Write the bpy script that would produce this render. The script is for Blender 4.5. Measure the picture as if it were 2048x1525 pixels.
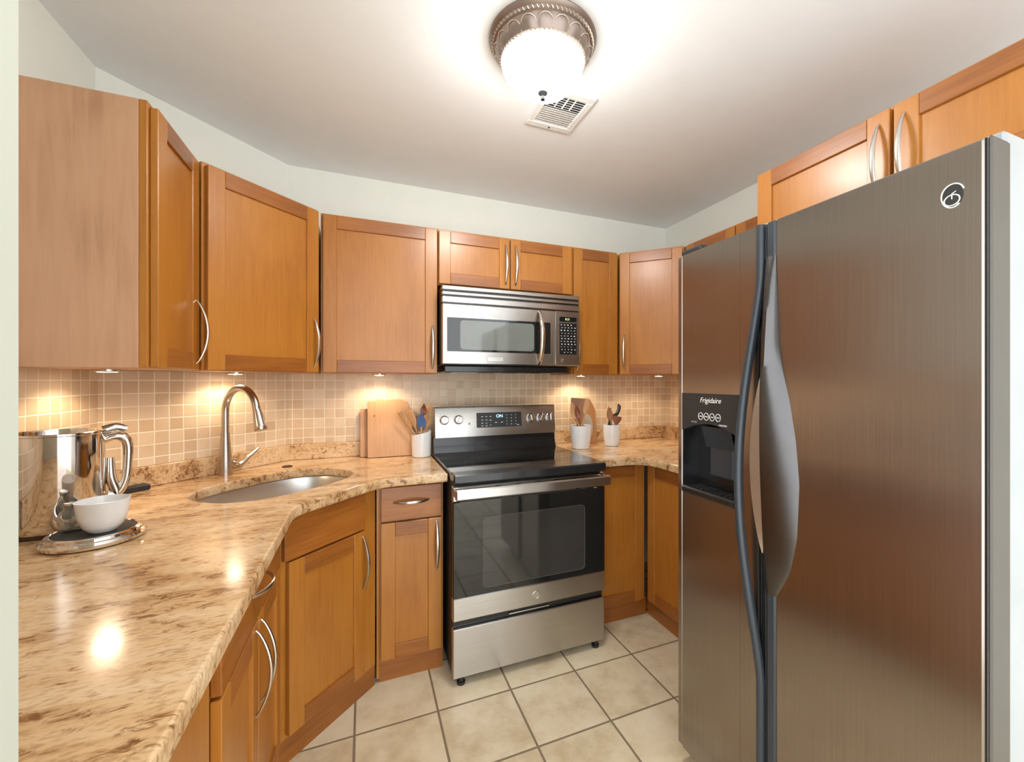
import bpy, bmesh, math, random
from mathutils import Vector, Matrix
random.seed(7)
PI = math.pi; R = math.radians
for o in list(bpy.data.objects): bpy.data.objects.remove(o)
C = bpy.context.scene.collection
S = bpy.context.scene

# ------------------------------------------------------------ camera, world, light, exposure
cam_d = bpy.data.cameras.new('camera'); cam = bpy.data.objects.new('camera', cam_d); C.objects.link(cam)
cam.location = (0, 0, 1.3345); cam.rotation_euler = (PI/2, 0, -0.394)
cam_d.sensor_width = 36; cam_d.lens = 847.9/2048*36
cam_d.shift_x = -(1080.5-1024)/2048; cam_d.shift_y = -1.1/2048
cam_d.clip_start = 0.02
S.camera = cam
W = bpy.data.worlds.new('world'); S.world = W; W.use_nodes = True
W.node_tree.nodes['Background'].inputs[0].default_value = (0.93, 0.97, 1.0, 1)
W.node_tree.nodes['Background'].inputs[1].default_value = 2.8
S.view_settings.view_transform = 'Standard'; S.view_settings.look = 'None'
S.view_settings.gamma = 1; S.view_settings.use_curve_mapping = False
S.view_settings.exposure = 0.36
def lamp(name, kind, loc, rot, energy, col, **kw):
    d = bpy.data.lights.new(name, kind); d.energy = energy; d.color = col
    for k, v in kw.items(): setattr(d, k, v)
    o = bpy.data.objects.new(name, d); C.objects.link(o); o.location = loc; o.rotation_euler = rot
    return o
PUCK_COL = (1.0, 0.80, 0.56)
PUCK_W = 4.0
BOWL = 8.0; BOWL_BASE = 62.0

# ------------------------------------------------------------ materials
def mat(name):
    m = bpy.data.materials.new(name); m.use_nodes = True
    nt = m.node_tree; b = nt.nodes['Principled BSDF']
    return m, nt, b
def N(nt, t, **kw):
    n = nt.nodes.new(t)
    for k, v in kw.items():
        if k.startswith('i_'):
            n.inputs[k[2:].replace('_', ' ')].default_value = v
        else: setattr(n, k, v)
    return n
def L(nt, a, b): nt.links.new(a, b)
def ramp(nt, fac, stops):
    r = nt.nodes.new('ShaderNodeValToRGB')
    e = r.color_ramp.elements
    while len(e) < len(stops): e.new(0.5)
    for i, (p, c) in enumerate(stops):
        e[i].position = p; e[i].color = (*c, 1) if len(c) == 3 else c
    L(nt, fac, r.inputs[0]); return r
def simple(name, col, rough=0.5, metal=0.0, coat=0.0, emit=None, es=0, spec=0.5, mottle=0.04):
    m, nt, b = mat(name)
    b.inputs['Base Color'].default_value = (*col, 1); b.inputs['Roughness'].default_value = rough
    b.inputs['Metallic'].default_value = metal; b.inputs['Coat Weight'].default_value = coat
    b.inputs['Specular IOR Level'].default_value = spec
    if emit: b.inputs['Emission Color'].default_value = (*emit, 1); b.inputs['Emission Strength'].default_value = es
    # faint procedural mottling so no surface is perfectly flat
    if not emit:
        t = N(nt, 'ShaderNodeTexCoord'); n = N(nt, 'ShaderNodeTexNoise'); n.inputs['Scale'].default_value = 9; n.inputs['Detail'].default_value = 4
        L(nt, t.outputs['Object'], n.inputs['Vector'])
        c1 = tuple(min(1, x*(1-mottle)) for x in col); c2 = tuple(min(1, x*(1+mottle)) for x in col)
        r = ramp(nt, n.outputs['Fac'], [(0.35, c1), (0.65, c2)]); L(nt, r.outputs[0], b.inputs['Base Color'])
    return m
def wood(name, c0, c1, c2, grain=(14, 14, 0.9), rough=0.36, coat=0.25, dark=1.0):
    m, nt, b = mat(name)
    t = N(nt, 'ShaderNodeTexCoord'); oi = N(nt, 'ShaderNodeObjectInfo')
    ad = N(nt, 'ShaderNodeVectorMath', operation='ADD'); ml = N(nt, 'ShaderNodeMath', operation='MULTIPLY'); ml.inputs[1].default_value = 7
    L(nt, oi.outputs['Random'], ml.inputs[0]); L(nt, t.outputs['Object'], ad.inputs[0]); L(nt, ml.outputs[0], ad.inputs[1])
    mp = N(nt, 'ShaderNodeMapping'); mp.inputs['Scale'].default_value = grain; L(nt, ad.outputs[0], mp.inputs['Vector'])
    n1 = N(nt, 'ShaderNodeTexNoise'); n1.inputs['Scale'].default_value = 6; n1.inputs['Detail'].default_value = 8; n1.inputs['Roughness'].default_value = 0.62; n1.inputs['Distortion'].default_value = 0.6
    L(nt, mp.outputs[0], n1.inputs['Vector'])
    n2 = N(nt, 'ShaderNodeTexNoise'); n2.inputs['Scale'].default_value = 3.2; n2.inputs['Detail'].default_value = 3; n2.inputs['Distortion'].default_value = 0.8
    mp2 = N(nt, 'ShaderNodeMapping'); mp2.inputs['Scale'].default_value = tuple(0.45 + g*0.07 for g in grain); L(nt, ad.outputs[0], mp2.inputs['Vector']); L(nt, mp2.outputs[0], n2.inputs['Vector'])
    mx = N(nt, 'ShaderNodeMix'); mx.data_type = 'FLOAT'; mx.inputs[0].default_value = 0.55
    L(nt, n1.outputs['Fac'], mx.inputs[2]); L(nt, n2.outputs['Fac'], mx.inputs[3])
    r = ramp(nt, mx.outputs[0], [(0.28, c0), (0.5, c1), (0.72, c2)])
    hs = N(nt, 'ShaderNodeHueSaturation'); vm = N(nt, 'ShaderNodeMapRange'); vm.inputs[3].default_value = 0.93*dark; vm.inputs[4].default_value = 1.05*dark
    L(nt, oi.outputs['Random'], vm.inputs[0]); L(nt, vm.outputs[0], hs.inputs['Value']); L(nt, r.outputs[0], hs.inputs['Color'])
    L(nt, hs.outputs[0], b.inputs['Base Color'])
    b.inputs['Roughness'].default_value = rough; b.inputs['Coat Weight'].default_value = coat; b.inputs['Coat Roughness'].default_value = 0.22
    bp = N(nt, 'ShaderNodeBump'); bp.inputs['Strength'].default_value = 0.06; bp.inputs['Distance'].default_value = 0.002
    L(nt, n1.outputs['Fac'], bp.inputs['Height']); L(nt, bp.outputs[0], b.inputs['Normal'])
    return m
WC = ((0.34, 0.112, 0.013), (0.438, 0.164, 0.0205), (0.51, 0.209, 0.032))
WR = ((0.165, 0.052, 0.008), (0.315, 0.102, 0.015), (0.43, 0.155, 0.025))
M = {}
M['wood_v'] = wood('maple stained, vertical grain', *WC)
M['wood_h'] = wood('maple stained, rail grain', *WR, grain=(0.9, 14, 14))
M['wood_box'] = wood('maple stained, cabinet box', *[tuple(x*0.85 for x in c) for c in WC])
M['veneer'] = wood('cabinet end veneer', (0.38, 0.19, 0.10), (0.56, 0.31, 0.18), (0.64, 0.38, 0.235), grain=(7, 7, 0.5), rough=0.42, coat=0.1)
M['board'] = wood('cutting board wood', (0.42, 0.20, 0.085), (0.56, 0.30, 0.14), (0.64, 0.37, 0.19), grain=(16, 16, 0.7), rough=0.5, coat=0)
M['spoon'] = wood('light utensil wood', (0.42, 0.21, 0.08), (0.56, 0.30, 0.13), (0.64, 0.38, 0.19), rough=0.5, coat=0)
M['spoon_red'] = wood('dark red utensil wood', (0.11, 0.03, 0.015), (0.20, 0.06, 0.028), (0.28, 0.09, 0.04), rough=0.4, coat=0.1)
M['spoon_brown'] = wood('brown utensil wood', (0.24, 0.10, 0.035), (0.36, 0.17, 0.06), (0.46, 0.24, 0.10), rough=0.45, coat=0)
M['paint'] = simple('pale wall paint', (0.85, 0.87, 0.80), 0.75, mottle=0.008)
M['paint_dimmed'] = simple('near-wall paint darkened against glare', (0.55, 0.57, 0.50), 0.75, mottle=0.008)  # same wall paint, its colour darkened to offset strong light on the near wall
M['ceil'] = simple('ceiling paint', (0.90, 0.935, 0.955), 0.85, mottle=0.008)
M['steelp'] = simple('brushed handle steel', (0.66, 0.63, 0.59), 0.27, 1)
M['nickel'] = simple('brushed nickel', (0.52, 0.47, 0.42), 0.27, 1)
M['handle_grey'] = simple('dark grey metal grip', (0.115, 0.11, 0.11), 0.3, 1)
M['handle_tan'] = simple('bronze-toned grip plate', (0.30, 0.22, 0.16), 0.4, 1)
M['chrome'] = simple('polished chrome', (0.74, 0.70, 0.66), 0.07, 1)
M['chrome_dark'] = simple('smoked chrome', (0.38, 0.35, 0.32), 0.10, 1)
M['black'] = simple('black gloss plastic', (0.012, 0.012, 0.013), 0.22, 0, 0.2)
M['blackm'] = simple('black satin plastic', (0.02, 0.021, 0.022), 0.42)
M['bluegrey'] = simple('black handle plastic', (0.028, 0.036, 0.045), 0.33)
M['glassblack'] = simple('black ceramic glass', (0.008, 0.009, 0.009), 0.06, 0, 0.5)
M['ovenin'] = simple('oven window tint', (0.035, 0.033, 0.030), 0.05, 0, 0.5)
M['mwglass'] = simple('microwave screen glass', (0.16, 0.175, 0.16), 0.07, 0, 0.5)
M['white'] = simple('white glazed ceramic', (0.80, 0.81, 0.82), 0.22, 0, 0.3)
M['whitep'] = simple('white enamelled metal', (0.82, 0.82, 0.80), 0.4)
M['grill'] = simple('vent louvre shadow gap', (0.03, 0.03, 0.03), 0.8)
M['greyside'] = simple('fridge door edge moulding', (0.085, 0.072, 0.06), 0.45, 0.1)
M['greybody'] = simple('fridge cabinet paint', (0.36, 0.37, 0.375), 0.45)
M['bronze'] = simple('aged bronze', (0.30, 0.235, 0.20), 0.38, 0.75)
M['bronze_l'] = simple('silvered bronze relief', (0.58, 0.50, 0.43), 0.35, 0.85)
M['brown'] = simple('brown leather', (0.06, 0.03, 0.018), 0.5)
M['mark'] = simple('pale printed mark', (0.72, 0.72, 0.70), 0.5)
M['greymark'] = simple('grey printed mark', (0.30, 0.30, 0.30), 0.5)
M['edge'] = simple('faint window border', (0.10, 0.10, 0.10), 0.3)
M['burner'] = simple('faint burner print', (0.035, 0.035, 0.035), 0.12)
M['blue'] = simple('blue silicone', (0.055, 0.12, 0.30), 0.4)
M['stone'] = simple('grey stone', (0.36, 0.33, 0.28), 0.5)
M['pewter'] = simple('dark finial metal', (0.022, 0.022, 0.021), 0.6, spec=0.1)
M['blue_led'] = simple('blue display digits', (0.3, 0.6, 1), 0.5, emit=(0.45, 0.75, 1.0), es=1.6)
M['green_led'] = simple('green display digits', (0.5, 0.7, 0.2), 0.5, emit=(0.5, 0.62, 0.15), es=0.7)
M['bowl'] = simple('lit frosted glass', (1, 1, 1), 0.4, emit=(1.0, 0.975, 0.94), es=BOWL)
M['puck'] = simple('lit puck lens', (1, 1, 1), 0.4, emit=(1.0, 0.85, 0.64), es=24)

def bowl_glow():
    # bulbs sit low in the bowl, so its underside glows harder than its shoulder
    m = M['bowl']; nt = m.node_tree; b = nt.nodes['Principled BSDF']
    g = N(nt, 'ShaderNodeNewGeometry'); sp = N(nt, 'ShaderNodeSeparateXYZ'); L(nt, g.outputs['Normal'], sp.inputs[0])
    r = N(nt, 'ShaderNodeMapRange'); r.inputs[1].default_value = -0.16; r.inputs[2].default_value = -0.62; r.inputs[3].default_value = BOWL; r.inputs[4].default_value = BOWL_BASE
    L(nt, sp.outputs['Z'], r.inputs[0]); L(nt, r.outputs[0], b.inputs['Emission Strength'])
bowl_glow()
def stainless(name, col=(0.60, 0.575, 0.55), rough=0.3, vertical=True, aniso=0.75, axis='X'):
    m, nt, b = mat(name)
    b.inputs['Metallic'].default_value = 1
    t = N(nt, 'ShaderNodeTexCoord'); mp = N(nt, 'ShaderNodeMapping')
    mp.inputs['Scale'].default_value = (420, 420, 3) if vertical else (3, 420, 420)
    L(nt, t.outputs['Object'], mp.inputs['Vector'])
    n = N(nt, 'ShaderNodeTexNoise'); n.inputs['Scale'].default_value = 1; n.inputs['Detail'].default_value = 3; L(nt, mp.outputs[0], n.inputs['Vector'])
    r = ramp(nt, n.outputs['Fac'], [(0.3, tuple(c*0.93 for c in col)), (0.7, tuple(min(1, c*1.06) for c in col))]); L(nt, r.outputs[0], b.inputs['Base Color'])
    n2 = N(nt, 'ShaderNodeTexNoise'); n2.inputs['Scale'].default_value = 2.2; n2.inputs['Detail'].default_value = 5; L(nt, t.outputs['Object'], n2.inputs['Vector'])
    r2 = N(nt, 'ShaderNodeMapRange'); r2.inputs[3].default_value = rough*0.85; r2.inputs[4].default_value = rough*1.2; L(nt, n2.outputs['Fac'], r2.inputs[0]); L(nt, r2.outputs[0], b.inputs['Roughness'])
    b.inputs['Anisotropic'].default_value = aniso
    tg = N(nt, 'ShaderNodeTangent'); tg.direction_type = 'RADIAL'; tg.axis = 'Z'
    L(nt, tg.outputs[0], b.inputs['Tangent'])
    b.inputs['Anisotropic Rotation'].default_value = 0.0 if vertical else 0.25
    return m
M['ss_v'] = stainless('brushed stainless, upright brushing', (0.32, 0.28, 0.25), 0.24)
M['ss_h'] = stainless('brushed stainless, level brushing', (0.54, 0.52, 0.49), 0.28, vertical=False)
M['ss_sink'] = simple('satin sink steel', (0.62, 0.61, 0.59), 0.33, 1)

def granite():
    m, nt, b = mat('golden veined granite')
    t = N(nt, 'ShaderNodeTexCoord')
    mp = N(nt, 'ShaderNodeMapping'); mp.inputs['Rotation'].default_value = (0, 0, R(-38)); mp.inputs['Scale'].default_value = (1.0, 2.6, 1.6)
    L(nt, t.outputs['Object'], mp.inputs['Vector'])
    n1 = N(nt, 'ShaderNodeTexNoise'); n1.inputs['Scale'].default_value = 3.8; n1.inputs['Detail'].default_value = 6; n1.inputs['Distortion'].default_value = 1.2
    n2 = N(nt, 'ShaderNodeTexNoise'); n2.inputs['Scale'].default_value = 27; n2.inputs['Detail'].default_value = 9; n2.inputs['Roughness'].default_value = 0.66; n2.inputs['Distortion'].default_value = 0.7
    n3 = N(nt, 'ShaderNodeTexNoise'); n3.inputs['Scale'].default_value = 60; n3.inputs['Detail'].default_value = 4
    for n in (n1, n2, n3): L(nt, mp.outputs[0], n.inputs['Vector'])
    base = ramp(nt, n1.outputs['Fac'], [(0.3, (0.51, 0.29, 0.125)), (0.48, (0.68, 0.45, 0.24)), (0.68, (0.77, 0.57, 0.355))])
    # dark mineral streaks, denser where the large noise is low
    ad = N(nt, 'ShaderNodeMath', operation='MULTIPLY_ADD'); ad.inputs[1].default_value = 0.42; L(nt, n1.outputs['Fac'], ad.inputs[0]); L(nt, n2.outputs['Fac'], ad.inputs[2])
    f = ramp(nt, ad.outputs[0], [(0.565, (1, 1, 1)), (0.625, (0.4, 0.4, 0.4)), (0.675, (0, 0, 0))])
    mx = N(nt, 'ShaderNodeMix'); mx.data_type = 'RGBA'; L(nt, f.outputs[0], mx.inputs[0]); L(nt, base.outputs[0], mx.inputs[6]); mx.inputs[7].default_value = (0.25, 0.112, 0.038, 1)
    f3 = ramp(nt, n3.outputs['Fac'], [(0.36, (0.72, 0.66, 0.6)), (0.5, (1, 1, 1)), (0.68, (1.0, 1.0, 1.0))])
    m2 = N(nt, 'ShaderNodeMix'); m2.data_type = 'RGBA'; m2.blend_type = 'MULTIPLY'; m2.inputs[0].default_value = 0.8
    L(nt, mx.outputs[2], m2.inputs[6]); L(nt, f3.outputs[0], m2.inputs[7])
    L(nt, m2.outputs[2], b.inputs['Base Color'])
    b.inputs['Roughness'].default_value = 0.17; b.inputs['Coat Weight'].default_value = 0.2; b.inputs['Coat Roughness'].default_value = 0.1
    return m
M['granite'] = granite()
def granite_edge():
    m = M['granite'].copy(); m.name = 'chiselled granite'
    nt = m.node_tree; b = nt.nodes['Principled BSDF']; b.inputs['Roughness'].default_value = 0.45
    t = N(nt, 'ShaderNodeTexCoord'); n = N(nt, 'ShaderNodeTexNoise'); n.inputs['Scale'].default_value = 70; n.inputs['Detail'].default_value = 6
    L(nt, t.outputs['Object'], n.inputs['Vector'])
    bp = N(nt, 'ShaderNodeBump'); bp.inputs['Strength'].default_value = 0.7; bp.inputs['Distance'].default_value = 0.008; L(nt, n.outputs['Fac'], bp.inputs['Height']); L(nt, bp.outputs[0], b.inputs['Normal'])
    return m
M['granite_e'] = granite_edge()

def grid_tiles(name, pitch, grout, ox, oy, u, v, cols, gcol, rough, bump, mott, mscale):
    """square tiles: u, v name the axes of the object's own coordinates"""
    m, nt, b = mat(name)
    t = N(nt, 'ShaderNodeTexCoord'); sp = N(nt, 'ShaderNodeSeparateXYZ'); L(nt, t.outputs['Object'], sp.inputs[0])
    masks = []; cells = []
    for ax, off in ((u, ox), (v, oy)):
        s = N(nt, 'ShaderNodeMath', operation='SUBTRACT'); L(nt, sp.outputs[ax], s.inputs[0]); s.inputs[1].default_value = off
        d = N(nt, 'ShaderNodeMath', operation='DIVIDE'); L(nt, s.outputs[0], d.inputs[0]); d.inputs[1].default_value = pitch
        fl = N(nt, 'ShaderNodeMath', operation='FLOOR'); L(nt, d.outputs[0], fl.inputs[0]); cells.append(fl)
        pp = N(nt, 'ShaderNodeMath', operation='PINGPONG'); L(nt, d.outputs[0], pp.inputs[0]); pp.inputs[1].default_value = 0.5
        masks.append(pp)
    mn = N(nt, 'ShaderNodeMath', operation='MINIMUM'); L(nt, masks[0].outputs[0], mn.inputs[0]); L(nt, masks[1].outputs[0], mn.inputs[1])
    g = N(nt, 'ShaderNodeMapRange'); g.interpolation_type = 'SMOOTHSTEP'
    g.inputs[1].default_value = grout/pitch*0.35; g.inputs[2].default_value = grout/pitch*0.75; L(nt, mn.outputs[0], g.inputs[0])
    cb = N(nt, 'ShaderNodeCombineXYZ'); L(nt, cells[0].outputs[0], cb.inputs[0]); L(nt, cells[1].outputs[0], cb.inputs[1])
    wn = N(nt, 'ShaderNodeTexWhiteNoise'); wn.noise_dimensions = '3D'; L(nt, cb.outputs[0], wn.inputs['Vector'])
    # mottling that restarts in every tile
    sc = N(nt, 'ShaderNodeVectorMath', operation='SCALE'); sc.inputs[3].default_value = 3.7; L(nt, wn.outputs['Color'], sc.inputs[0])
    av = N(nt, 'ShaderNodeVectorMath', operation='ADD'); L(nt, t.outputs['Object'], av.inputs[0]); L(nt, sc.outputs[0], av.inputs[1])
    n = N(nt, 'ShaderNodeTexNoise'); n.inputs['Scale'].default_value = mscale; n.inputs['Detail'].default_value = 6; n.inputs['Roughness'].default_value = 0.6; L(nt, av.outputs[0], n.inputs['Vector'])
    mixf = N(nt, 'ShaderNodeMix'); mixf.data_type = 'FLOAT'; mixf.inputs[0].default_value = mott; L(nt, wn.outputs['Value'], mixf.inputs[2]); L(nt, n.outputs['Fac'], mixf.inputs[3])
    r = ramp(nt, mixf.outputs[0], [(0.28, cols[0]), (0.5, cols[1]), (0.72, cols[2])])
    mx = N(nt, 'ShaderNodeMix'); mx.data_type = 'RGBA'; L(nt, g.outputs[0], mx.inputs[0]); mx.inputs[6].default_value = (*gcol, 1); L(nt, r.outputs[0], mx.inputs[7])
    L(nt, mx.outputs[2], b.inputs['Base Color'])
    rr = N(nt, 'ShaderNodeMapRange'); rr.inputs[3].default_value = 0.85; rr.inputs[4].default_value = rough; L(nt, g.outputs[0], rr.inputs[0]); L(nt, rr.outputs[0], b.inputs['Roughness'])
    bp = N(nt, 'ShaderNodeBump'); bp.inputs['Strength'].default_value = 0.8; bp.inputs['Distance'].default_value = bump
    hh = N(nt, 'ShaderNodeMath', operation='MULTIPLY_ADD'); hh.inputs[1].default_value = 0.12; L(nt, n.outputs['Fac'], hh.inputs[0]); L(nt, g.outputs[0], hh.inputs[2])
    L(nt, hh.outputs[0], bp.inputs['Height']); L(nt, bp.outputs[0], b.inputs['Normal'])
    return m
M['floor'] = grid_tiles('cream ceramic floor tiles', 0.3093, 0.0075, 0.5852, 1.738, 'X', 'Y',
    [(0.50, 0.385, 0.225), (0.68, 0.58, 0.40), (0.75, 0.665, 0.50)], (0.22, 0.165, 0.10), 0.28, 0.002, 0.88, 8)
M['tile'] = grid_tiles('tan mosaic wall tiles', 0.0508, 0.0042, 0.02, 1.3345, 'X', 'Z',
    [(0.62, 0.45, 0.29), (0.69, 0.52, 0.35), (0.74, 0.575, 0.40)], (0.86, 0.76, 0.60), 0.3, 0.0012, 0.5, 14)
def clear_glass():
    m, nt, b = mat('smoky clear glass')
    b.inputs['Base Color'].default_value = (0.82, 0.80, 0.74, 1); b.inputs['Roughness'].default_value = 0.03; b.inputs['Transmission Weight'].default_value = 0.9; b.inputs['IOR'].default_value = 1.3
    return m
M['glass'] = clear_glass()

# ------------------------------------------------------------ mesh helpers
def spline(pts, rad, m):
    # Catmull-Rom through the points, m steps per span
    P = []; Q = []; n = len(pts)
    for i in range(n-1):
        a, b, c, d = pts[max(i-1, 0)], pts[i], pts[i+1], pts[min(i+2, n-1)]
        for k in range(m):
            t = k/m
            P.append(0.5*((2*b)+(c-a)*t+(2*a-5*b+4*c-d)*t*t+(3*b-a-3*c+d)*t**3))
            r0, r1 = rad[i], rad[i+1]
            Q.append(tuple(x+(y-x)*t for x, y in zip(r0, r1)) if isinstance(r0, tuple) else r0+(r1-r0)*t)
    P.append(pts[-1]); Q.append(rad[-1]); return P, Q
class MB:
    def __init__(s): s.bm = bmesh.new()
    def box(s, x0, x1, y0, y1, z0, z1, bev=0.0, mi=0, seg=1, mtx=None):
        r = bmesh.ops.create_cube(s.bm, size=1)
        vs = r['verts']
        for v in vs:
            v.co = Vector(((x0+x1)/2+v.co.x*(x1-x0), (y0+y1)/2+v.co.y*(y1-y0), (z0+z1)/2+v.co.z*(z1-z0)))
            if mtx: v.co = mtx @ v.co
        fs = set(f for v in vs for f in v.link_faces)
        for f in fs: f.material_index = mi
        if bev > 0:
            es = list(set(e for v in vs for e in v.link_edges))
            bmesh.ops.bevel(s.bm, geom=es, offset=bev, segments=seg, affect='EDGES', profile=0.5, material=-1)
        return s
    def sweep(s, pts, rad, seg=12, up=(0, 0, 1), mi=0, cap=True, smooth=0):
        """tube through pts; rad = number, or a list of numbers / (width, thickness)"""
        pts = [Vector(p) for p in pts]; n = len(pts)
        if not isinstance(rad, (list, tuple)): rad = [rad]*n
        if smooth: pts, rad = spline(pts, rad, smooth); n = len(pts)
        rings = []; u0 = Vector(up)
        for i, p in enumerate(pts):
            d = (pts[min(i+1, n-1)]-pts[max(i-1, 0)]).normalized()
            a = u0 - d*u0.dot(d)
            if a.length < 1e-4: a = d.orthogonal()
            a.normalize(); b = d.cross(a); u0 = a
            r = rad[i]; ra, rb = r if isinstance(r, (list, tuple)) else (r, r)
            rings.append([s.bm.verts.new(p + a*ra*math.cos(2*PI*k/seg) + b*rb*math.sin(2*PI*k/seg)) for k in range(seg)])
        for i in range(n-1):
            for k in range(seg):
                f = s.bm.faces.new((rings[i][k], rings[i][(k+1) % seg], rings[i+1][(k+1) % seg], rings[i+1][k])); f.material_index = mi
        if cap:
            s.bm.faces.new(rings[0][::-1]).material_index = mi; s.bm.faces.new(rings[-1]).material_index = mi
        return s
    def lathe(s, prof, seg=48, c=(0, 0, 0), mi=0, mod=None, mtx=None):
        """prof = [(r, z)...] about the z axis through c; mod(i, angle) scales the radius"""
        rings = []; c = Vector(c)
        for i, (r, z) in enumerate(prof):
            if r < 1e-6:
                p = c+Vector((0, 0, z)); rings.append([s.bm.verts.new(mtx @ p if mtx else p)])
            else:
                ring = []
                for k in range(seg):
                    a = 2*PI*k/seg; q = r*(mod(i, a) if mod else 1)
                    p = c+Vector((q*math.cos(a), q*math.sin(a), z)); ring.append(s.bm.verts.new(mtx @ p if mtx else p))
                rings.append(ring)
        for A, B in zip(rings, rings[1:]):
            for k in range(seg):
                k2 = (k+1) % seg
                if len(A) == 1 and len(B) == 1: continue
                if len(A) == 1: f = s.bm.faces.new((A[0], B[k2], B[k]))
                elif len(B) == 1: f = s.bm.faces.new((A[k], A[k2], B[0]))
                else: f = s.bm.faces.new((A[k], A[k2], B[k2], B[k]))
                f.material_index = mi
        return s
    def prism(s, poly, z0, z1, mi=0, mtx=None, bev=0):
        """poly = [(x, y)...] anticlockwise, extruded from z0 to z1"""
        f = lambda x, y, z: (mtx @ Vector((x, y, z))) if mtx else Vector((x, y, z))
        lo = [s.bm.verts.new(f(x, y, z0)) for x, y in poly]; hi = [s.bm.verts.new(f(x, y, z1)) for x, y in poly]
        fs = [s.bm.faces.new(lo[::-1]), s.bm.faces.new(hi)]
        for k in range(len(poly)):
            k2 = (k+1) % len(poly); fs.append(s.bm.faces.new((lo[k], lo[k2], hi[k2], hi[k])))
        for q in fs: q.material_index = mi
        if bev:
            es = list(set(e for q in fs[:2] for e in q.edges)); bmesh.ops.bevel(s.bm, geom=es, offset=bev, segments=1, affect='EDGES', profile=0.5)
        return s
    def loft(s, rings, mi=0, cap=True, closed=True):
        R_ = [[s.bm.verts.new(Vector(p)) for p in r] for r in rings]; n = len(R_[0])
        for A, B in zip(R_, R_[1:]):
            for k in range(n if closed else n-1):
                k2 = (k+1) % n; s.bm.faces.new((A[k], A[k2], B[k2], B[k])).material_index = mi
        if cap: s.bm.faces.new(R_[0][::-1]).material_index = mi; s.bm.faces.new(R_[-1]).material_index = mi
        return s
    def build(s, name, mats, parent=None, smooth=True, loc=None, rot=None, angle=35):
        bmesh.ops.recalc_face_normals(s.bm, faces=s.bm.faces[:])
        me = bpy.data.meshes.new(name); s.bm.to_mesh(me); s.bm.free()
        for m in (mats if isinstance(mats, (list, tuple)) else [mats]): me.materials.append(m)
        if smooth:
            me.polygons.foreach_set('use_smooth', [True]*len(me.polygons)); me.set_sharp_from_angle(angle=R(angle))
        o = bpy.data.objects.new(name, me); C.objects.link(o)
        if parent: o.parent = parent
        if loc: o.location = loc
        if rot: o.rotation_euler = rot
        return o
def thing(name, label, cat, loc=(0, 0, 0), rz=0, group=None):
    o = bpy.data.objects.new(name, None); C.objects.link(o); o.empty_display_size = 0.05
    o.location = loc; o.rotation_euler = (0, 0, rz); o['label'] = label; o['category'] = cat
    if group: o['group'] = group
    return o
def tag(o, label, cat, group=None):
    o['label'] = label; o['category'] = cat
    if group: o['group'] = group
    return o
def struct(o): o['kind'] = 'structure'; return o
def fillet(pts, radii, n=8):
    """round the corners of a polygon; radii per vertex"""
    out = []; N_ = len(pts)
    for i, p in enumerate(pts):
        r = radii[i] if isinstance(radii, (list, tuple)) else radii
        p = Vector(p); a = Vector(pts[i-1])-p; b = Vector(pts[(i+1) % N_])-p
        if r <= 0: out.append(tuple(p)); continue
        la, lb = a.length, b.length; a.normalize(); b.normalize()
        ang = a.angle(b); t = min(r/math.tan(ang/2), la*0.49, lb*0.49)
        for k in range(n+1):
            u = k/n; q = (p+a*t)*(1-u)**2 + p*2*u*(1-u) + (p+b*t)*u*u
            out.append((q.x, q.y))
    return out
def rrect(x0, x1, y0, y1, r, n=5):
    return fillet([(x0, y0), (x1, y0), (x1, y1), (x0, y1)], r, n)
def curve_slab(outer, holes, z0, z1, bev):
    cu = bpy.data.curves.new('c', 'CURVE'); cu.dimensions = '2D'; cu.fill_mode = 'BOTH'
    for poly in [outer]+holes:
        sp = cu.splines.new('POLY'); sp.points.add(len(poly)-1)
        for p, q in zip(sp.points, poly): p.co = (q[0], q[1], 0, 1)
        sp.use_cyclic_u = True
    cu.extrude = (z1-z0)/2-bev; cu.bevel_depth = bev; cu.bevel_resolution = 3; cu.offset = -bev
    ob = bpy.data.objects.new('c', cu); C.objects.link(ob)
    dg = bpy.context.evaluated_depsgraph_get(); dg.update()
    me = bpy.data.meshes.new_from_object(ob.evaluated_get(dg)); bpy.data.objects.remove(ob)
    me.transform(Matrix.Translation((0, 0, (z0+z1)/2)))
    return me
def text_obj(name, s, size, mtx, m, parent, extrude=0.0004, shear=0):
    cu = bpy.data.curves.new('t', 'FONT'); cu.body = s; cu.size = size; cu.align_x = 'CENTER'; cu.align_y = 'CENTER'; cu.extrude = extrude; cu.shear = shear
    ob = bpy.data.objects.new('t', cu); C.objects.link(ob)
    dg = bpy.context.evaluated_depsgraph_get(); dg.update()
    me = bpy.data.meshes.new_from_object(ob.evaluated_get(dg)); bpy.data.objects.remove(ob)
    me.transform(mtx); me.materials.clear(); me.materials.append(m)
    o = bpy.data.objects.new(name, me); C.objects.link(o); o.parent = parent
    return o
# local front of a unit: x to the viewer's right, y into the unit, z up  ->  text standing on the front
FRONT = lambda x, y, z: Matrix.Translation((x, y, z)) @ Matrix.Rotation(PI/2, 4, 'X')

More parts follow.
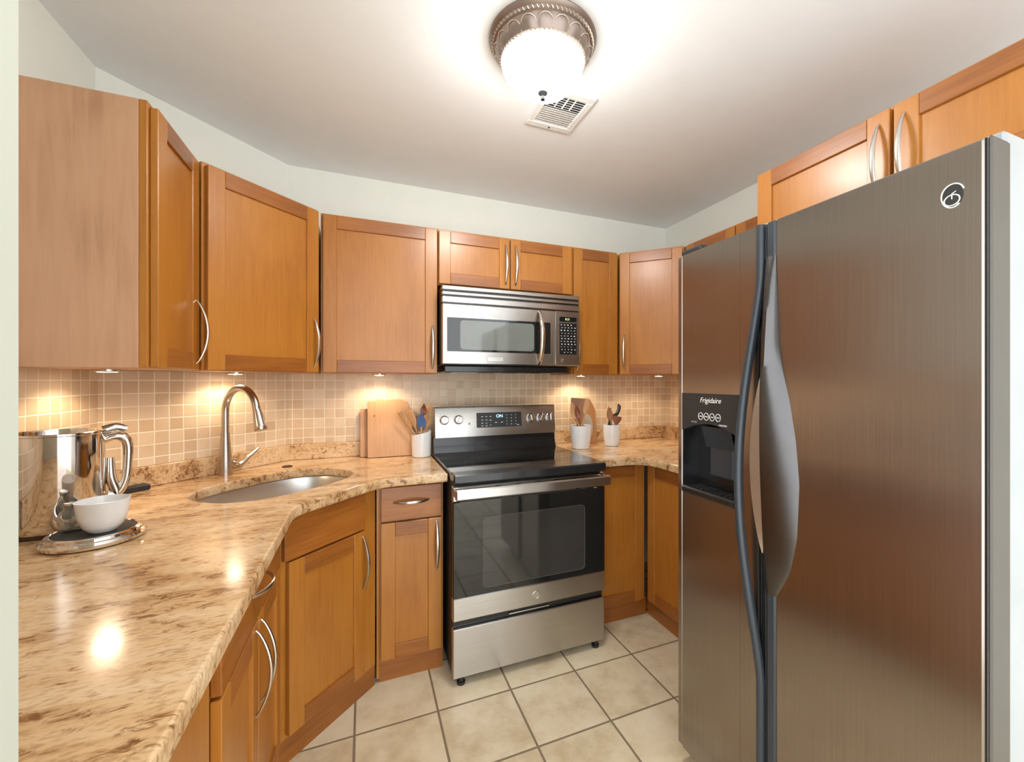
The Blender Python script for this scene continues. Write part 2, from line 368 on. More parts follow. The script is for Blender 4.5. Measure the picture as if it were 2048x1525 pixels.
# ------------------------------------------------------------ the room
H = 2.4734; XL = -0.90; YD = 2.578; XR = 2.091; YL = 2.040; XD = -0.369; YB = -1.3
struct(MB().box(-1.2, 2.3, YB, 2.8, -0.12, 0).build('floor', M['floor'], smooth=False))
struct(MB().box(-1.2, 2.3, YB, 2.8, H, H+0.12).build('ceiling', M['ceil'], smooth=False))
mb = MB().box(XL-0.12, XL, 0.37, YL+0.05, 0, H)
struct(mb.build('wall_left', M['paint'], smooth=False))
struct(MB().prism([(XL, YL), (XD, YD), (XD-0.05, YD+0.12), (XL-0.12, YL+0.05)][::-1], 0, H).build('wall_corner', M['paint'], smooth=False))
struct(MB().box(XD-0.05, XR+0.12, YD, YD+0.12, 0, H).build('wall_back', M['paint'], smooth=False))
struct(MB().box(XR, XR+0.12, YB, YD, 0, H).build('wall_right', M['paint'], smooth=False))
struct(MB().box(XL-0.12, -0.262, 0.372, 0.492, 0, H, 0.006).build('wall_near', M['paint_dimmed']))
# mosaic tile fields
TZ0, TZ1, TT = 0.9975, 1.372, 0.007
def tilefield(name, loc, rz, length, z1=TZ1):
    o = MB().box(0, length, -TT, -0.0003, TZ0, z1).build(name, M['tile'], smooth=False, loc=loc, rot=(0, 0, rz)); struct(o)
tilefield('trim_1', (XL, 0.495, 0), PI/2, YL-0.495)
tilefield('trim_2', (XL, YL, 0), math.atan2(YD-YL, XD-XL), math.hypot(YD-YL, XD-XL))
tilefield('trim_3', (XD, YD, 0), 0, XR-XD, 1.40)
tilefield('trim_4', (XR, YD, 0), -PI/2, 1.37)

# ------------------------------------------------------------ cabinets
FT = 0.02            # door thickness
def shaker(x0, x1, z0, z1, rail=0.060, flat=False):
    mb = MB()
    if flat: return mb.box(x0, x1, 0, FT, z0, z1, 0.0025, mi=1)
    mb.box(x0, x0+rail, 0, FT, z0, z1, 0.002); mb.box(x1-rail, x1, 0, FT, z0, z1, 0.002)
    mb.box(x0+rail, x1-rail, 0.0003, FT, z1-rail, z1, 0.002, mi=1); mb.box(x0+rail, x1-rail, 0.0003, FT, z0, z0+rail, 0.002, mi=1)
    mb.box(x0+rail-0.002, x1-rail+0.002, 0.0085, 0.0165, z0+rail-0.002, z1-rail+0.002, mi=0)
    return mb
def pull(parent, x, z, length=0.224, horiz=False, out=0.034):
    n = 22; pts = []; rad = []
    for i in range(n+1):
        u = i/n; q = math.sin(PI*u)
        y = -out*q**0.75 if 0 < u < 1 else 0.0
        w_ = 0.0038+0.0040*q; t_ = 0.0028+0.0022*q
        pts.append((x+(u-0.5)*length if horiz else x, y, z if horiz else z+(u-0.5)*length)); rad.append((w_, t_))
    up = (0, 0, 1) if horiz else (1, 0, 0)
    return MB().sweep(pts, rad, 10, up).build('handle', M['steelp'], parent)
def door(root, x0, x1, z0, z1, hx=None, hz=None, name='door', flat=False, hl=0.224, horiz=False):
    d = shaker(x0, x1, z0, z1, flat=flat).build(name, [M['wood_v'], M['wood_h']], root)
    if hx is not None: pull(d, hx, hz, hl, horiz)
    return d
def cab(label, loc, rz, w, d, z0, z1, poly=None, frame=True, box=True, boxmat=None, name='wall_cabinet', cat='cabinet', g=None):
    t = thing(name, label, cat, (loc[0], loc[1], 0), rz, g)
    mb = MB()
    fy0, fy1 = FT+0.001, FT+0.020
    mb.box(0, w, fy0, fy1, z0, z1, 0.0015)
    mb.build('face_frame', M['wood_v'], t)
    mb = MB()
    if poly: mb.prism(poly, z0, z1)
    elif box: mb.box(0.0, w, fy1+0.0005, d, z0, z1, 0.001)
    if poly or box: mb.build('cabinet_box', boxmat or M['wood_box'], t)
    return t
UB, UT = 1.3703, 2.1323
YU = 2.243
HB = UB+0.024+0.112         # centre height of the pulls on wall cabinets
GU = 'honey maple wall cabinets'; GB = 'honey maple base cabinets'
# wall cabinet on the left wall, its end panel towards the camera
t = cab('tall honey maple wall cabinet with a broad pinkish end panel, left of the sink window corner', (-0.548, 1.542), PI/2, 0.350, 0.350, UB, UT, boxmat=M['veneer'], g=GU)
t['label'] = 'leftmost wall cabinet, broad pinkish wood end panel facing out, above the chrome canister'
door(t, 0.012, 0.340, UB+0.002, UT-0.012, 0.312, HB)
# diagonal one over the sink
def loc2(poly, loc, rz):
    c, s_ = math.cos(-rz), math.sin(-rz)
    return [((x-loc[0])*c-(y-loc[1])*s_, (x-loc[0])*s_+(y-loc[1])*c) for x, y in poly]
o_ = (-0.524-0.006, 1.884-0.006)
wd = 0.332*1.41421+0.017
f1 = (FT+0.0205)*0.70711
p1 = (o_[0]-f1, o_[1]+f1); p2 = (o_[0]+wd*0.70711-f1, o_[1]+wd*0.70711+f1)
poly = loc2([p1, p2, (p2[0], YD-0.008), (XD+0.012, YD-0.008), (XL+0.008, YL-0.012), (XL+0.008, p1[1])], o_, PI/4)
t = cab('honey maple wall cabinet set diagonally across the corner above the sink faucet', o_, PI/4, wd, 0, UB, UT, poly=poly, g=GU)
door(t, 0.010, wd-0.010, UB+0.002, UT-0.012, wd-0.036, HB)
# back wall
t = cab('wide single-door honey maple wall cabinet above the cutting boards, left of the microwave', (-0.19, YU), 0, 0.546, YD-YU-0.008, UB, UT, g=GU)
door(t, 0.010, 0.542, UB+0.002, UT-0.012, 0.517, HB)
t = cab('short two-door honey maple wall cabinet directly above the microwave', (0.3575, YU), 0, 0.781, YD-YU-0.008, 1.836, UT, g=GU)
door(t, 0.004, 0.391, 1.842, UT-0.012, 0.367, 1.978); door(t, 0.397, 0.777, 1.842, UT-0.012, 0.425, 1.978)
t = cab('narrow single-door honey maple wall cabinet between the microwave and the diagonal corner cabinet', (1.14, YU), 0, 0.318, YD-YU-0.008, UB, UT, g=GU)
door(t, 0.008, 0.312, UB+0.002, UT-0.012, 0.030, HB)
o_ = (1.463, 2.248); wd = 0.385
f1 = (FT+0.0205)*0.70711
p1 = (o_[0]+f1, o_[1]+f1); p2 = (o_[0]+wd*0.70711+f1, o_[1]-wd*0.70711+f1)
poly = loc2([p1, p2, (XR-0.008, p2[1]), (XR-0.008, YD-0.008), (p1[0], YD-0.008)], o_, -PI/4)
t = cab('wall cabinet set diagonally in the far right corner, partly hidden behind the refrigerator', o_, -PI/4, wd, 0, UB, UT, poly=poly, g=GU)
door(t, 0.008, wd-0.008, UB+0.002, UT-0.012, 0.034, HB)
# right wall
t = cab('wall cabinet on the right wall with only its top edge showing above the refrigerator', (1.736, 1.967), -PI/2, 0.725, XR-1.736-0.008, UB, UT, g=GU)
door(t, 0.006, 0.359, UB+0.002, UT-0.012, 0.33, HB); door(t, 0.366, 0.719, UB+0.002, UT-0.012, 0.39, HB)
t = cab('deep two-door honey maple cabinet high above the refrigerator', (1.399, 1.2015), -PI/2, 0.925, XR-1.399-0.008, 1.845, UT, g=GU)
door(t, 0.014, 0.459, 1.850, UT-0.010, 0.432, 1.975); door(t, 0.469, 0.915, 1.850, UT-0.010, 0.496, 1.975)

# base cabinets
CZ = 0.914; CB = 0.874
DZ0, DZ1, DR0, DR1 = 0.105, 0.705, 0.712, 0.862
def toe(root, x0, x1, y=0.034, z1=0.1, depth=0.016):
    MB().box(x0, x1, y, y+depth, 0, z1).build('toe_kick', M['wood_h'], root)
def base(label, loc, rz, w, d, box=True):
    t = thing('base_cabinet', label, 'cabinet', (loc[0], loc[1], 0), rz, GB)
    MB().box(0, w, FT+0.001, FT+0.020, 0.09, CB-0.002, 0.001).build('face_frame', M['wood_v'], t)
    if box: MB().box(0, w, FT+0.0205, d, 0.10, CB-0.002, 0.001).build('cabinet_box', M['wood_box'], t)
    return t
FX = -0.258
t = base('base cabinet end by the near wall, plain brown front under the nearest stretch of granite', (FX, 0.50), PI/2, 0.478, 0.61)
MB().box(0.01, 0.452, 0.004, FT, 0.105, CB-0.006, 0.002).build('front_panel', M['wood_v'], t); toe(t, 0, 0.478)
t = base('base cabinet with one wide drawer over two doors with bowed pulls, nearest on the left', (FX, 0.980), PI/2, 0.672, 0.61)
dr = door(t, 0.030, 0.660, DR0, DR1, 0.345, 0.795, 'drawer', True, 0.155, True)
door(t, 0.030, 0.342, DZ0, DZ1, 0.316, 0.575); door(t, 0.348, 0.660, DZ0, DZ1, 0.374, 0.575); toe(t, 0, 0.672)
t = base('diagonal sink base cabinet with a plain false drawer front above one door', (FX, 1.658), PI/4, 0.4497, 0.05, box=False)
door(t, 0.014, 0.376, DR0, DR1, name='drawer_front', flat=True)
door(t, 0.030, 0.376, DZ0, DZ1, 0.358, 0.575); toe(t, 0, 0.4497, y=0.024)
t = base('narrow base cabinet with one drawer and one door, immediately left of the range', (0.062, 1.976), 0, 0.278, YD-1.976-0.01)
MB().box(-0.011, -0.0005, FT+0.001, FT+0.018, 0.02, CB-0.002).build('filler_strip', M['wood_v'], t)
dr = door(t, 0.006, 0.268, DR0, DR1, 0.134, 0.795, 'drawer', True, 0.155, True)
door(t, 0.006, 0.268, DZ0, DZ1, 0.246, 0.582); toe(t, 0, 0.278, y=0.026)
t = base('base cabinet with one full-height door and no pull, immediately right of the range', (1.125, 1.976), 0, 0.341, YD-1.976-0.01)
door(t, 0.008, 0.331, DZ0, DR1); toe(t, 0, 0.365)
t = base('base cabinet on the right wall with a full-height door, half hidden behind the refrigerator', (1.466, 1.974), -PI/2, 0.765, XR-1.466-0.01, box=False)
door(t, 0.012, 0.385, DZ0, DR1, 0.362, 0.72); door(t, 0.392, 0.757, DZ0, DR1); toe(t, -0.036, 0.765)
MB().box(0.40, 0.765, FT+0.0205, XR-1.466-0.01, 0.10, CB-0.002).build('cabinet_box', M['wood_box'], t)

# ------------------------------------------------------------ countertops
sk = Vector((-0.318, 2.029)); A45 = PI/4
def sup(ax, ay, e, n=56, flat=0):
    out = []
    for k in range(n):
        a = 2*PI*k/n; c, s_ = math.cos(a), math.sin(a)
        x = ax*math.copysign(abs(c)**(2/e), c); y = ay*math.copysign(abs(s_)**(2/e), s_)
        out.append((x, y))
    return out
def rot2(p, a, o): return (o.x+p[0]*math.cos(a)-p[1]*math.sin(a), o.y+p[0]*math.sin(a)+p[1]*math.cos(a))
SA, SB, SE = 0.298, 0.205, 2.5
outer = fillet([(XL+0.001, 0.494), (-0.215, 0.494), (-0.215, 1.632), (0.072, 1.933), (0.3505, 1.933), (0.3505, YD-0.001), (XD, YD-0.001), (XL+0.001, YL)],
               [0, 0, 0.14, 0.16, 0.006, 0, 0, 0], 10)
hole = [rot2(p, A45, sk) for p in sup(SA, SB, SE)]
t = thing('countertop', 'long golden granite worktop with the sink, running from the near wall to the range', 'countertop', (0, 0, 0))
me = curve_slab(outer, [hole], CB, CZ, 0.007); me.materials.clear(); me.materials.append(M['granite']); me.materials.append(M['granite_e'])
for p in me.polygons:
    if abs(p.normal.z) < 0.6: p.material_index = 1
me.polygons.foreach_set('use_smooth', [True]*len(me.polygons)); me.set_sharp_from_angle(angle=R(40))
o = bpy.data.objects.new('slab', me); C.objects.link(o); o.parent = t
SZ = 0.9965
def splash(root, a, b, th=0.021):
    a = Vector(a); b = Vector(b); d = (b-a); ln = d.length; rz = math.atan2(d.y, d.x)
    m4 = Matrix.Translation((a.x, a.y, 0)) @ Matrix.Rotation(rz, 4, 'Z')
    MB().box(0.0005, ln-0.0005, -th, -0.0006, CZ+0.0004, SZ, 0.003, mtx=m4).build('upstand', M['granite_e'], root)
splash(t, (XL, 0.50), (XL, 1.50)); splash(t, (XL, 1.735), (XL, YL-0.009)); splash(t, (XL, YL), (XD, YD)); splash(t, (XD+0.009, YD), (0.35, YD))
t2 = thing('countertop', 'short golden granite worktop right of the range holding two white crocks', 'countertop', (0, 0, 0))
outer = fillet([(1.119, 1.933), (1.423, 1.933), (1.423, 1.206), (XR-0.001, 1.206), (XR-0.001, YD-0.001), (1.119, YD-0.001)], [0.006, 0.13, 0, 0, 0, 0], 10)
me = curve_slab(outer, [], CB, CZ, 0.007); me.materials.clear(); me.materials.append(M['granite']); me.materials.append(M['granite_e'])
for p in me.polygons:
    if abs(p.normal.z) < 0.6: p.material_index = 1
me.polygons.foreach_set('use_smooth', [True]*len(me.polygons)); me.set_sharp_from_angle(angle=R(40))
o = bpy.data.objects.new('slab', me); C.objects.link(o); o.parent = t2
splash(t2, (1.119, YD), (XR, YD)); splash(t2, (XR, YD-0.021), (XR, 1.21))

# ------------------------------------------------------------ sink and faucet
t = thing('sink', 'oval stainless undermount sink set in the diagonal granite corner', 'sink', (sk.x, sk.y, 0), A45)
rings = []
for (k, z) in ((1.06, CB-0.001), (1.03, CB-0.002), (1.0, CB-0.02), (0.98, CB-0.10), (0.94, CB-0.155), (0.85, CB-0.178), (0.60, CB-0.188), (0.14, CB-0.192)):
    rings.append([(x*k, y*k, z) for x, y in sup(SA+0.004, SB+0.004, SE)])
MB().loft(rings, cap=False).build('basin', M['ss_sink'], t)
MB().lathe([(0.0, CB-0.189), (0.03, CB-0.189), (0.046, CB-0.186), (0.046, CB-0.194), (0, CB-0.194)], 28).build('drain', M['chrome'], t)
FS, FTt = 1.206, -2.010
fx, fy = (FS+FTt)/1.41421, (FS-FTt)/1.41421
t = thing('faucet', 'brushed nickel gooseneck pull-down faucet behind the sink', 'faucet', (fx, fy, CZ), -A45)    # local x points to the sink
MB().lathe([(0, 0.0005), (0.0285, 0.0005), (0.0285, 0.006), (0.0275, 0.03), (0.0235, 0.09), (0.0185, 0.155), (0.0165, 0.19), (0.0, 0.192)], 32).build('body', M['nickel'], t)
pts = [(0, 0, 0.19), (0, 0, 0.24), (0, 0, 0.28)]
rr = 0.104
for k in range(0, 22):
    a = PI - k/21*R(166); pts.append((rr+rr*math.cos(a), 0, 0.283+rr*math.sin(a)))
MB().sweep(pts, 0.0148, 18, (0, 1, 0)).build('spout', M['nickel'], t)
e1 = Vector(pts[-1]); dr_ = (Vector(pts[-1])-Vector(pts[-2])).normalized()
m4 = Matrix.Translation(e1) @ dr_.to_track_quat('Z', 'Y').to_matrix().to_4x4()
hd = MB().lathe([(0, -0.003), (0.0158, -0.003), (0.0162, 0.004), (0.0155, 0.006), (0.0165, 0.02), (0.0235, 0.085), (0.0245, 0.098), (0.0215, 0.104), (0, 0.104)], 28, mtx=m4).build('spray_head', M['nickel'], t)
mb = MB()
for (a, b_) in ((0.018, 0.045), (0.049, 0.076)):
    mb.box(0.012, 0.0255, -0.0075, 0.0075, a, b_, 0.003, mtx=m4 @ Matrix.Rotation(R(-52), 4, 'Z'))
mb.build('spray_button', M['blackm'], hd)
pts = []; rad = []
for k in range(15):
    u = k/14
    pts.append((0.004+0.012*u, 0.012+0.122*u, 0.046-0.012*math.sin(PI*min(1, u*1.6))+0.085*max(0, u-0.25)**1.5)); rad.append((0.0185-0.0115*u**0.7, 0.0185-0.0085*u**0.6))
MB().sweep([(0, 0.004, 0.052), (0.002, 0.020, 0.050), (0.005, 0.038, 0.043)], [0.019, 0.0205, 0.0165], 18, (0, 0, 1), smooth=4).build('lever_hub', M['nickel'], t)
# lever points along the counter to the right of the faucet
MB().sweep([(p[0], p[1], p[2]) for p in pts], rad, 14, (0, 0, 1)).build('lever', M['nickel'], t)
o = MB().lathe([(0, 0.0004), (0.023, 0.0004), (0.023, 0.003), (0.019, 0.005), (0, 0.005)], 28).build('hole_cover', M['brown'], loc=(-0.345, 2.380, CZ))
tag(o, 'small round dark cap plugging the hole in the granite behind the sink', 'cap')

# ------------------------------------------------------------ range
RX, RY, RW = 0.3547, 1.8366, 0.757
t = thing('range', 'freestanding stainless and black electric range between the base cabinets', 'stove', (RX, RY, 0), 0)
MB().box(0.003, RW-0.003, 0.036, 0.70, 0.035, 0.893, 0.003).build('body', M['blackm'], t)
for (x, y) in ((0.04, 0.022), (RW-0.04, 0.022), (0.04, 0.64), (RW-0.04, 0.64)):
    MB().lathe([(0, 0), (0.018, 0), (0.018, 0.012), (0.011, 0.014), (0.011, 0.0355), (0, 0.0355)], 16, (x, y, 0)).build('foot', M['blackm'], t)
MB().box(0.0, RW, 0.0, 0.036, 0.036, 0.250, 0.004).build('drawer', M['ss_h'], t)
mb = MB().box(0.004, RW-0.004, 0.02, 0.036, 0.252, 0.284); mb.build('drawer_gap', M['black'], t)
MB().sweep([(0.26, 0.016, 0.262), (0.46, 0.016, 0.262)], 0.004, 10).build('drawer_latch', M['steelp'], t)
d = MB().box(0, RW, -0.004, 0.036, 0.286, 0.384, 0.004).build('oven_door', M['ss_h'], t)
MB().box(0.0, RW, -0.005, 0.036, 0.385, 0.806, 0.003).build('door_glass', M['glassblack'], d)
wp = rrect(0.130, RW-0.115, 0.415, 0.728, 0.022)
MB().prism(wp, 0, 0.0006, mtx=Matrix.Translation((0, -0.0052, 0)) @ Matrix.Rotation(PI/2, 4, 'X')).build('window', M['ovenin'], d)
mb = MB()
ring = [(x, -0.0062, z) for x, z in rrect(0.130, RW-0.115, 0.415, 0.728, 0.022)]
mb.sweep(ring+[ring[0]], 0.0009, 6, (0, 1, 0)); mb.build('window_edge', M['edge'], d)
MB().box(0, RW, -0.002, 0.036, 0.807, 0.872, 0.003).build('door_rail', M['ss_h'], d)
for i in range(5): MB().box(0.19+i*0.095, 0.22+i*0.095, -0.0035, -0.001, 0.858, 0.863).build('vent_slot', M['black'], d)
mb = MB().box(0.0, RW, -0.066, -0.040, 0.826, 0.872, 0.006)
mb.box(0.002, 0.03, -0.045, 0.0, 0.832, 0.866, 0.003); mb.box(RW-0.03, RW-0.002, -0.045, 0.0, 0.832, 0.866, 0.003)
mb.build('handle', M['ss_h'], d)
bd = MB().lathe([(0, 0), (0.017, 0), (0.019, 0.0012), (0.0195, 0.003), (0.017, 0.0035), (0.0155, 0.0022), (0, 0.0022)], 32, mtx=Matrix.Translation((0.385, -0.004, 0.335)) @ Matrix.Rotation(PI/2, 4, 'X')).build('badge', M['steelp'], d)
def squiggle(parent, cx, y, cz, r, m, name='monogram'):
    pts = [];
    for k in range(40):
        u = k/39; a = R(40)+u*R(610); q = r*(1-0.72*u)
        pts.append((cx+q*math.cos(a), y, cz+q*math.sin(a)*1.05))
    return MB().sweep(pts, r*0.07, 6, (0, 1, 0)).build(name, m, parent)
squiggle(d, 0.385, -0.0068, 0.335, 0.012, M['greymark'])
# cooktop
mb = MB().box(0, RW, -0.020, 0.058, 0.886, 0.927, 0.006); mb.build('cooktop_front', M['black'], t)
ck = MB().box(0.0, RW, 0.045, 0.62, 0.894, 0.9265, 0.003).build('cooktop', M['glassblack'], t)
for (x, y, r) in ((0.20, 0.20, 0.105), (0.56, 0.20, 0.085), (0.20, 0.45, 0.08), (0.56, 0.45, 0.11)):
    mb = MB()
    for q in (r, r*0.62):
        mb.lathe([(q-0.0012, 0.9266), (q, 0.9269), (q+0.0012, 0.9266)], 48, (x, y, 0))
    mb.build('burner_mark', M['burner'], ck)
# backguard
mb = MB().loft([[(x, y, z) for (y, z) in ((0.57, 0.926), (0.585, 0.96), (0.592, 1.004), (0.592, 1.014), (0.66, 1.014), (0.66, 0.90), (0.57, 0.90))] for x in (0.006, RW-0.006)])
bg = mb.build('backguard', M['black'], t)
mb = MB().loft([[(x, y, z) for (y, z) in ((0.5655, 1.012), (0.582, 1.176), (0.588, 1.183), (0.64, 1.183), (0.655, 1.17), (0.655, 1.012))] for x in (0.012, RW-0.012)])
cp = mb.build('control_panel', M['ss_h'], t)
TL = math.atan2(0.0165, 0.164)
PNL = lambda x, z, off=0.0: Matrix.Translation((x, 0.5655+(z-1.012)*math.tan(TL)-off, z)) @ Matrix.Rotation(PI/2-TL, 4, 'X')
dp = MB().prism(rrect(-0.138, 0.138, -0.043, 0.043, 0.004), -0.001, 0.0025, mtx=PNL(0.386, 1.103)).build('display_panel', M['blackm'], t)
text_obj('display_digits', 'ON', 0.026, PNL(0.386, 1.124, 0.0032), M['blue_led'], dp)
mb = MB()
for (bx, bz, ww) in [(-0.105, 0.02, .010), (-0.105, 0, .010), (-0.105, -0.018, .010), (-0.105, -0.034, .010), (-0.08, 0.02, .010), (-0.08, 0, .010), (-0.08, -0.018, .008), (-0.08, -0.034, .010), (-0.055, 0.02, .011), (-0.055, -0.002, .012), (-0.022, -0.016, .012), (0.014, -0.016, .012), (-0.055, -0.03, .006)]+[(0.045+0.028*i, 0.026-0.018*j, .005) for i in range(3) for j in range(4)]+[(0.115, -0.034, .012)]:
    MB().box(bx-ww/2, bx+ww/2, bz-0.002, bz+0.002, 0.0025, 0.0029, mtx=PNL(0.386, 1.103)).build('key', M['mark'], dp)
for kx in (0.062, 0.142, 0.585, 0.652, 0.712):
    m4 = PNL(kx, 1.110)
    k_ = MB().lathe([(0, 0), (0.026, 0), (0.026, 0.004), (0.0225, 0.006), (0.0215, 0.020), (0.019, 0.024), (0, 0.0245)], 28, mtx=m4).build('knob', M['steelp'], t)
    MB().box(-0.0045, 0.0045, -0.021, 0.021, 0.022, 0.031, 0.003, mtx=m4 @ Matrix.Rotation(random.uniform(-0.6, 0.6), 4, 'Z')).build('grip', M['chrome'], k_)
    mb = MB()
    for a in range(-4, 5):
        aa = PI/2+a*0.5; mb.box(-0.001, 0.001, -0.0025, 0.0025, 0.0, 0.0004, mtx=m4 @ Matrix.Rotation(aa-PI/2, 4, 'Z') @ Matrix.Translation((0, 0.0325, 0)))
    mb.build('dial_marks', M['greymark'], cp)
MB().lathe([(0, 0), (0.006, 0), (0.006, 0.0008), (0, 0.0008)], 16, mtx=PNL(0.205, 1.085)).build('indicator', M['greymark'], cp)

# ------------------------------------------------------------ microwave
MX, MY, MW = 0.3600, 2.140, 0.774
t = thing('microwave', 'stainless over-the-range microwave hung under the short cabinet', 'microwave', (MX, MY, 0), 0)
MB().box(0.002, MW-0.002, 0.032, YD-MY-0.01, 1.412, 1.815, 0.003).build('body', M['blackm'], t)
MB().box(0.02, MW-0.05, 0.05, YD-MY-0.02, 1.376, 1.411, 0.004).build('underside', M['black'], t)
MB().box(0.30, 0.42, 0.10, 0.16, 1.373, 1.3765, 0.001).build('lamp_cover', M['steelp'], t)
for x in (0.06, 0.51): MB().box(x, x+0.15, 0.09, 0.19, 1.3735, 1.3765, 0.001).build('grease_filter', M['steelp'], t)
for (z0, z1) in ((1.792, 1.8125), (1.767, 1.783), (1.728, 1.759)):
    MB().box(0, MW, 0.0, 0.032, z0, z1, 0.003).build('grille_bar', M['ss_h'], t)
MB().box(0.004, MW-0.004, 0.010, 0.032, 1.72, 1.81).build('grille_back', M['black'], t)
DX = 0.618
d = MB().box(0, DX, 0.0, 0.031, 1.4165, 1.722, 0.004).build('door', M['ss_h'], t)
P2 = lambda off: Matrix.Translation((0, off, 0)) @ Matrix.Rotation(PI/2, 4, 'X')
MB().prism(rrect(0.024, 0.590, 1.481, 1.653, 0.005), 0, 0.0016, mtx=P2(0.0)).build('window_glass', M['glassblack'], d)
MB().prism(rrect(0.090, 0.493, 1.492, 1.641, 0.02), 0, 0.0008, mtx=P2(-0.0016)).build('window_screen', M['mwglass'], d)
MB().box(0.232, 0.318, -0.0018, 0, 1.434, 1.457, 0.0008).build('name_plate', M['steelp'], d)
MB().box(0.245, 0.30, -0.0024, -0.0015, 1.4475, 1.4487).build('plate_mark', M['greymark'], d); MB().box(0.24, 0.312, -0.0006, 0.0, 1.6715, 1.6725).build('caption_line', M['greymark'], d)
pts = []; rad = []
for k in range(25):
    u = k/24; q = math.sin(PI*u); pts.append((0.523, -0.052*q**0.6 if 0 < u < 1 else 0, 1.422+u*0.290)); rad.append((0.010+0.004*q, 0.006+0.004*q))
MB().sweep(pts, rad, 14, (1, 0, 0)).build('handle', M['chrome'], d)
cp = MB().box(DX+0.003, MW, 0.0, 0.031, 1.4165, 1.722, 0.004).build('control_panel', M['ss_h'], t)
MB().prism(rrect(0.644, 0.752, 1.664, 1.690, 0.009), 0, 0.0014, mtx=P2(0)).build('display', M['glassblack'], cp)
text_obj('display_digits', '8:21', 0.017, FRONT(0.695, -0.0018, 1.677), M['green_led'], cp)
kp = MB().prism(rrect(0.644, 0.752, 1.480, 1.655, 0.004), 0, 0.0014, mtx=P2(0)).build('keypad', M['black'], t)
mb = MB(); rnd = random.Random(3)
for j in range(11):
    for i in range(5):
        if (j in (0, 8) and i == 4) or (j == 10 and i in (0, 4)): continue
        cx_ = 0.656+i*0.0205+(0.004 if j % 2 else 0); cz = 1.645-j*0.0153
        ww = rnd.choice((0.006, 0.007, 0.008)) if j not in (8, 9, 10) else 0.0045; hh = rnd.choice((0.003, 0.004, 0.005)) if j not in (3, 8) else 0.002
        MB().box(cx_-ww/2, cx_+ww/2, -0.0018, -0.0012, cz-hh/2, cz+hh/2).build('key', M['mark'], kp)
mb = MB(); mb.sweep([(0.664+0.008*math.cos(a*PI/8), -0.0008, 1.446+0.008*math.sin(a*PI/8)) for a in range(14)], 0.0007, 6, (0, 1, 0)); mb.build('badge', M['mark'], cp)

# ------------------------------------------------------------ refrigerator
FXF = 1.017; FY1 = 1.190; FW = 0.800
t = thing('refrigerator', 'big stainless side-by-side refrigerator with an ice and water dispenser, on the right', 'refrigerator', (FXF, FY1, 0), -PI/2)
# local: x runs towards the camera (0 far edge .. FW near edge), y into the unit
DT = 1.766; SP = 0.353
MB().box(0.006, FW-0.004, 0.082, 0.84, 0.03, 1.802, 0.006).build('body', M['greybody'], t)
MB().box(0.02, FW-0.02, 0.075, 0.12, 0.015, 0.062).build('kick_grille', M['blackm'], t)
for x in (0.06, FW-0.06):
    for y in (0.14, 0.78): MB().lathe([(0, 0), (0.022, 0), (0.022, 0.03), (0, 0.03)], 16, (x, y, 0)).build('foot', M['blackm'], t)
hp = MB()
hp.box(0.004, 0.10, 0.010, 0.075, DT+0.001, DT+0.022, 0.006); hp.build('hinge_cover', M['blackm'], t)
# freezer door, with an opening for the dispenser
dx0, dx1, dz0, dz1 = 0.026, 0.268, 0.952, 1.292
z0 = 0.068
fd = MB()
fd.box(0.0, dx0, 0.0, 0.075, z0, DT, 0.005); fd.box(dx1, SP-0.0225, 0.0, 0.075, z0, DT, 0.0)
fd.box(dx0-0.0005, dx1+0.0005, 0.0, 0.075, dz1, DT, 0.0); fd.box(dx0-0.0005, dx1+0.0005, 0.0, 0.075, z0, dz0, 0.0)
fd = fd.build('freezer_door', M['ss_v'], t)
ds = MB()
ds.box(dx0, dx1, -0.0025, 0.07, 1.2318, dz1)
# arched lower edge of the control fascia
ar = [(dx0, 1.232), (dx0, 1.165)]+[(dx0+(dx1-dx0)*u/12, 1.165+0.030*math.sin(PI*u/12)) for u in range(1, 12)]+[(dx1, 1.165), (dx1, 1.232)]
ds.prism(ar[::-1], 0.0, 0.0225, mtx=Matrix.Translation((0, 0.020, 0)) @ Matrix.Rotation(PI/2, 4, 'X'))
ds.build('dispenser_fascia', M['blackm'], fd)
dc = MB()
dc.box(dx0, dx1, 0.069, 0.0735, dz0, 1.25); dc.box(dx0, dx0+0.005, 0.0, 0.07, dz0, 1.235); dc.box(dx1-0.005, dx1, 0.0, 0.07, dz0, 1.235)
dc.box(dx0, dx1, -0.008, 0.07, dz0, dz0+0.024, 0.005)
dc.build('dispenser_cavity', M['black'], fd)
pd = MB().box(dx0+0.085, dx0+0.185, 0.036, 0.05, 1.02, 1.13, 0.006)
pd.loft([[(dx0+0.075, y, z), (dx0+0.195, y, z), (dx0+0.17+0.0*z, y+0.03, z), (dx0+0.10, y+0.03, z)] for (y, z) in ((0.012, 1.185), (0.022, 1.15), (0.034, 1.115))])
pd.build('dispenser_paddle', M['bluegrey'], fd)
mb = MB()
for i in range(9): mb.box(dx0+0.03+i*0.02, dx0+0.038+i*0.02, 0.01, 0.06, dz0+0.024, dz0+0.0255)
mb.build('drip_grille', M['blackm'], fd)
text_obj('brand_script', 'Frigidaire', 0.0235, FRONT(dx0+0.128, -0.0031, 1.270), M['mark'], fd, shear=0.3)
for i in range(4):
    bx = dx0+0.088+i*0.0245
    b_ = MB(); pts = [(bx+0.0098*math.cos(a*PI/10), -0.0033, 1.218+0.0115*math.sin(a*PI/10)) for a in range(21)]; b_.sweep(pts, 0.0011, 6, (0, 1, 0))
    b_.box(bx-0.005, bx+0.005, -0.0038, -0.0026, 1.2165, 1.2195); b_.build('button', M['mark'], fd)
text_obj('button_caption', 'WATER', 0.0075, FRONT(dx0+0.058, -0.0031, 1.197), M['greymark'], fd)
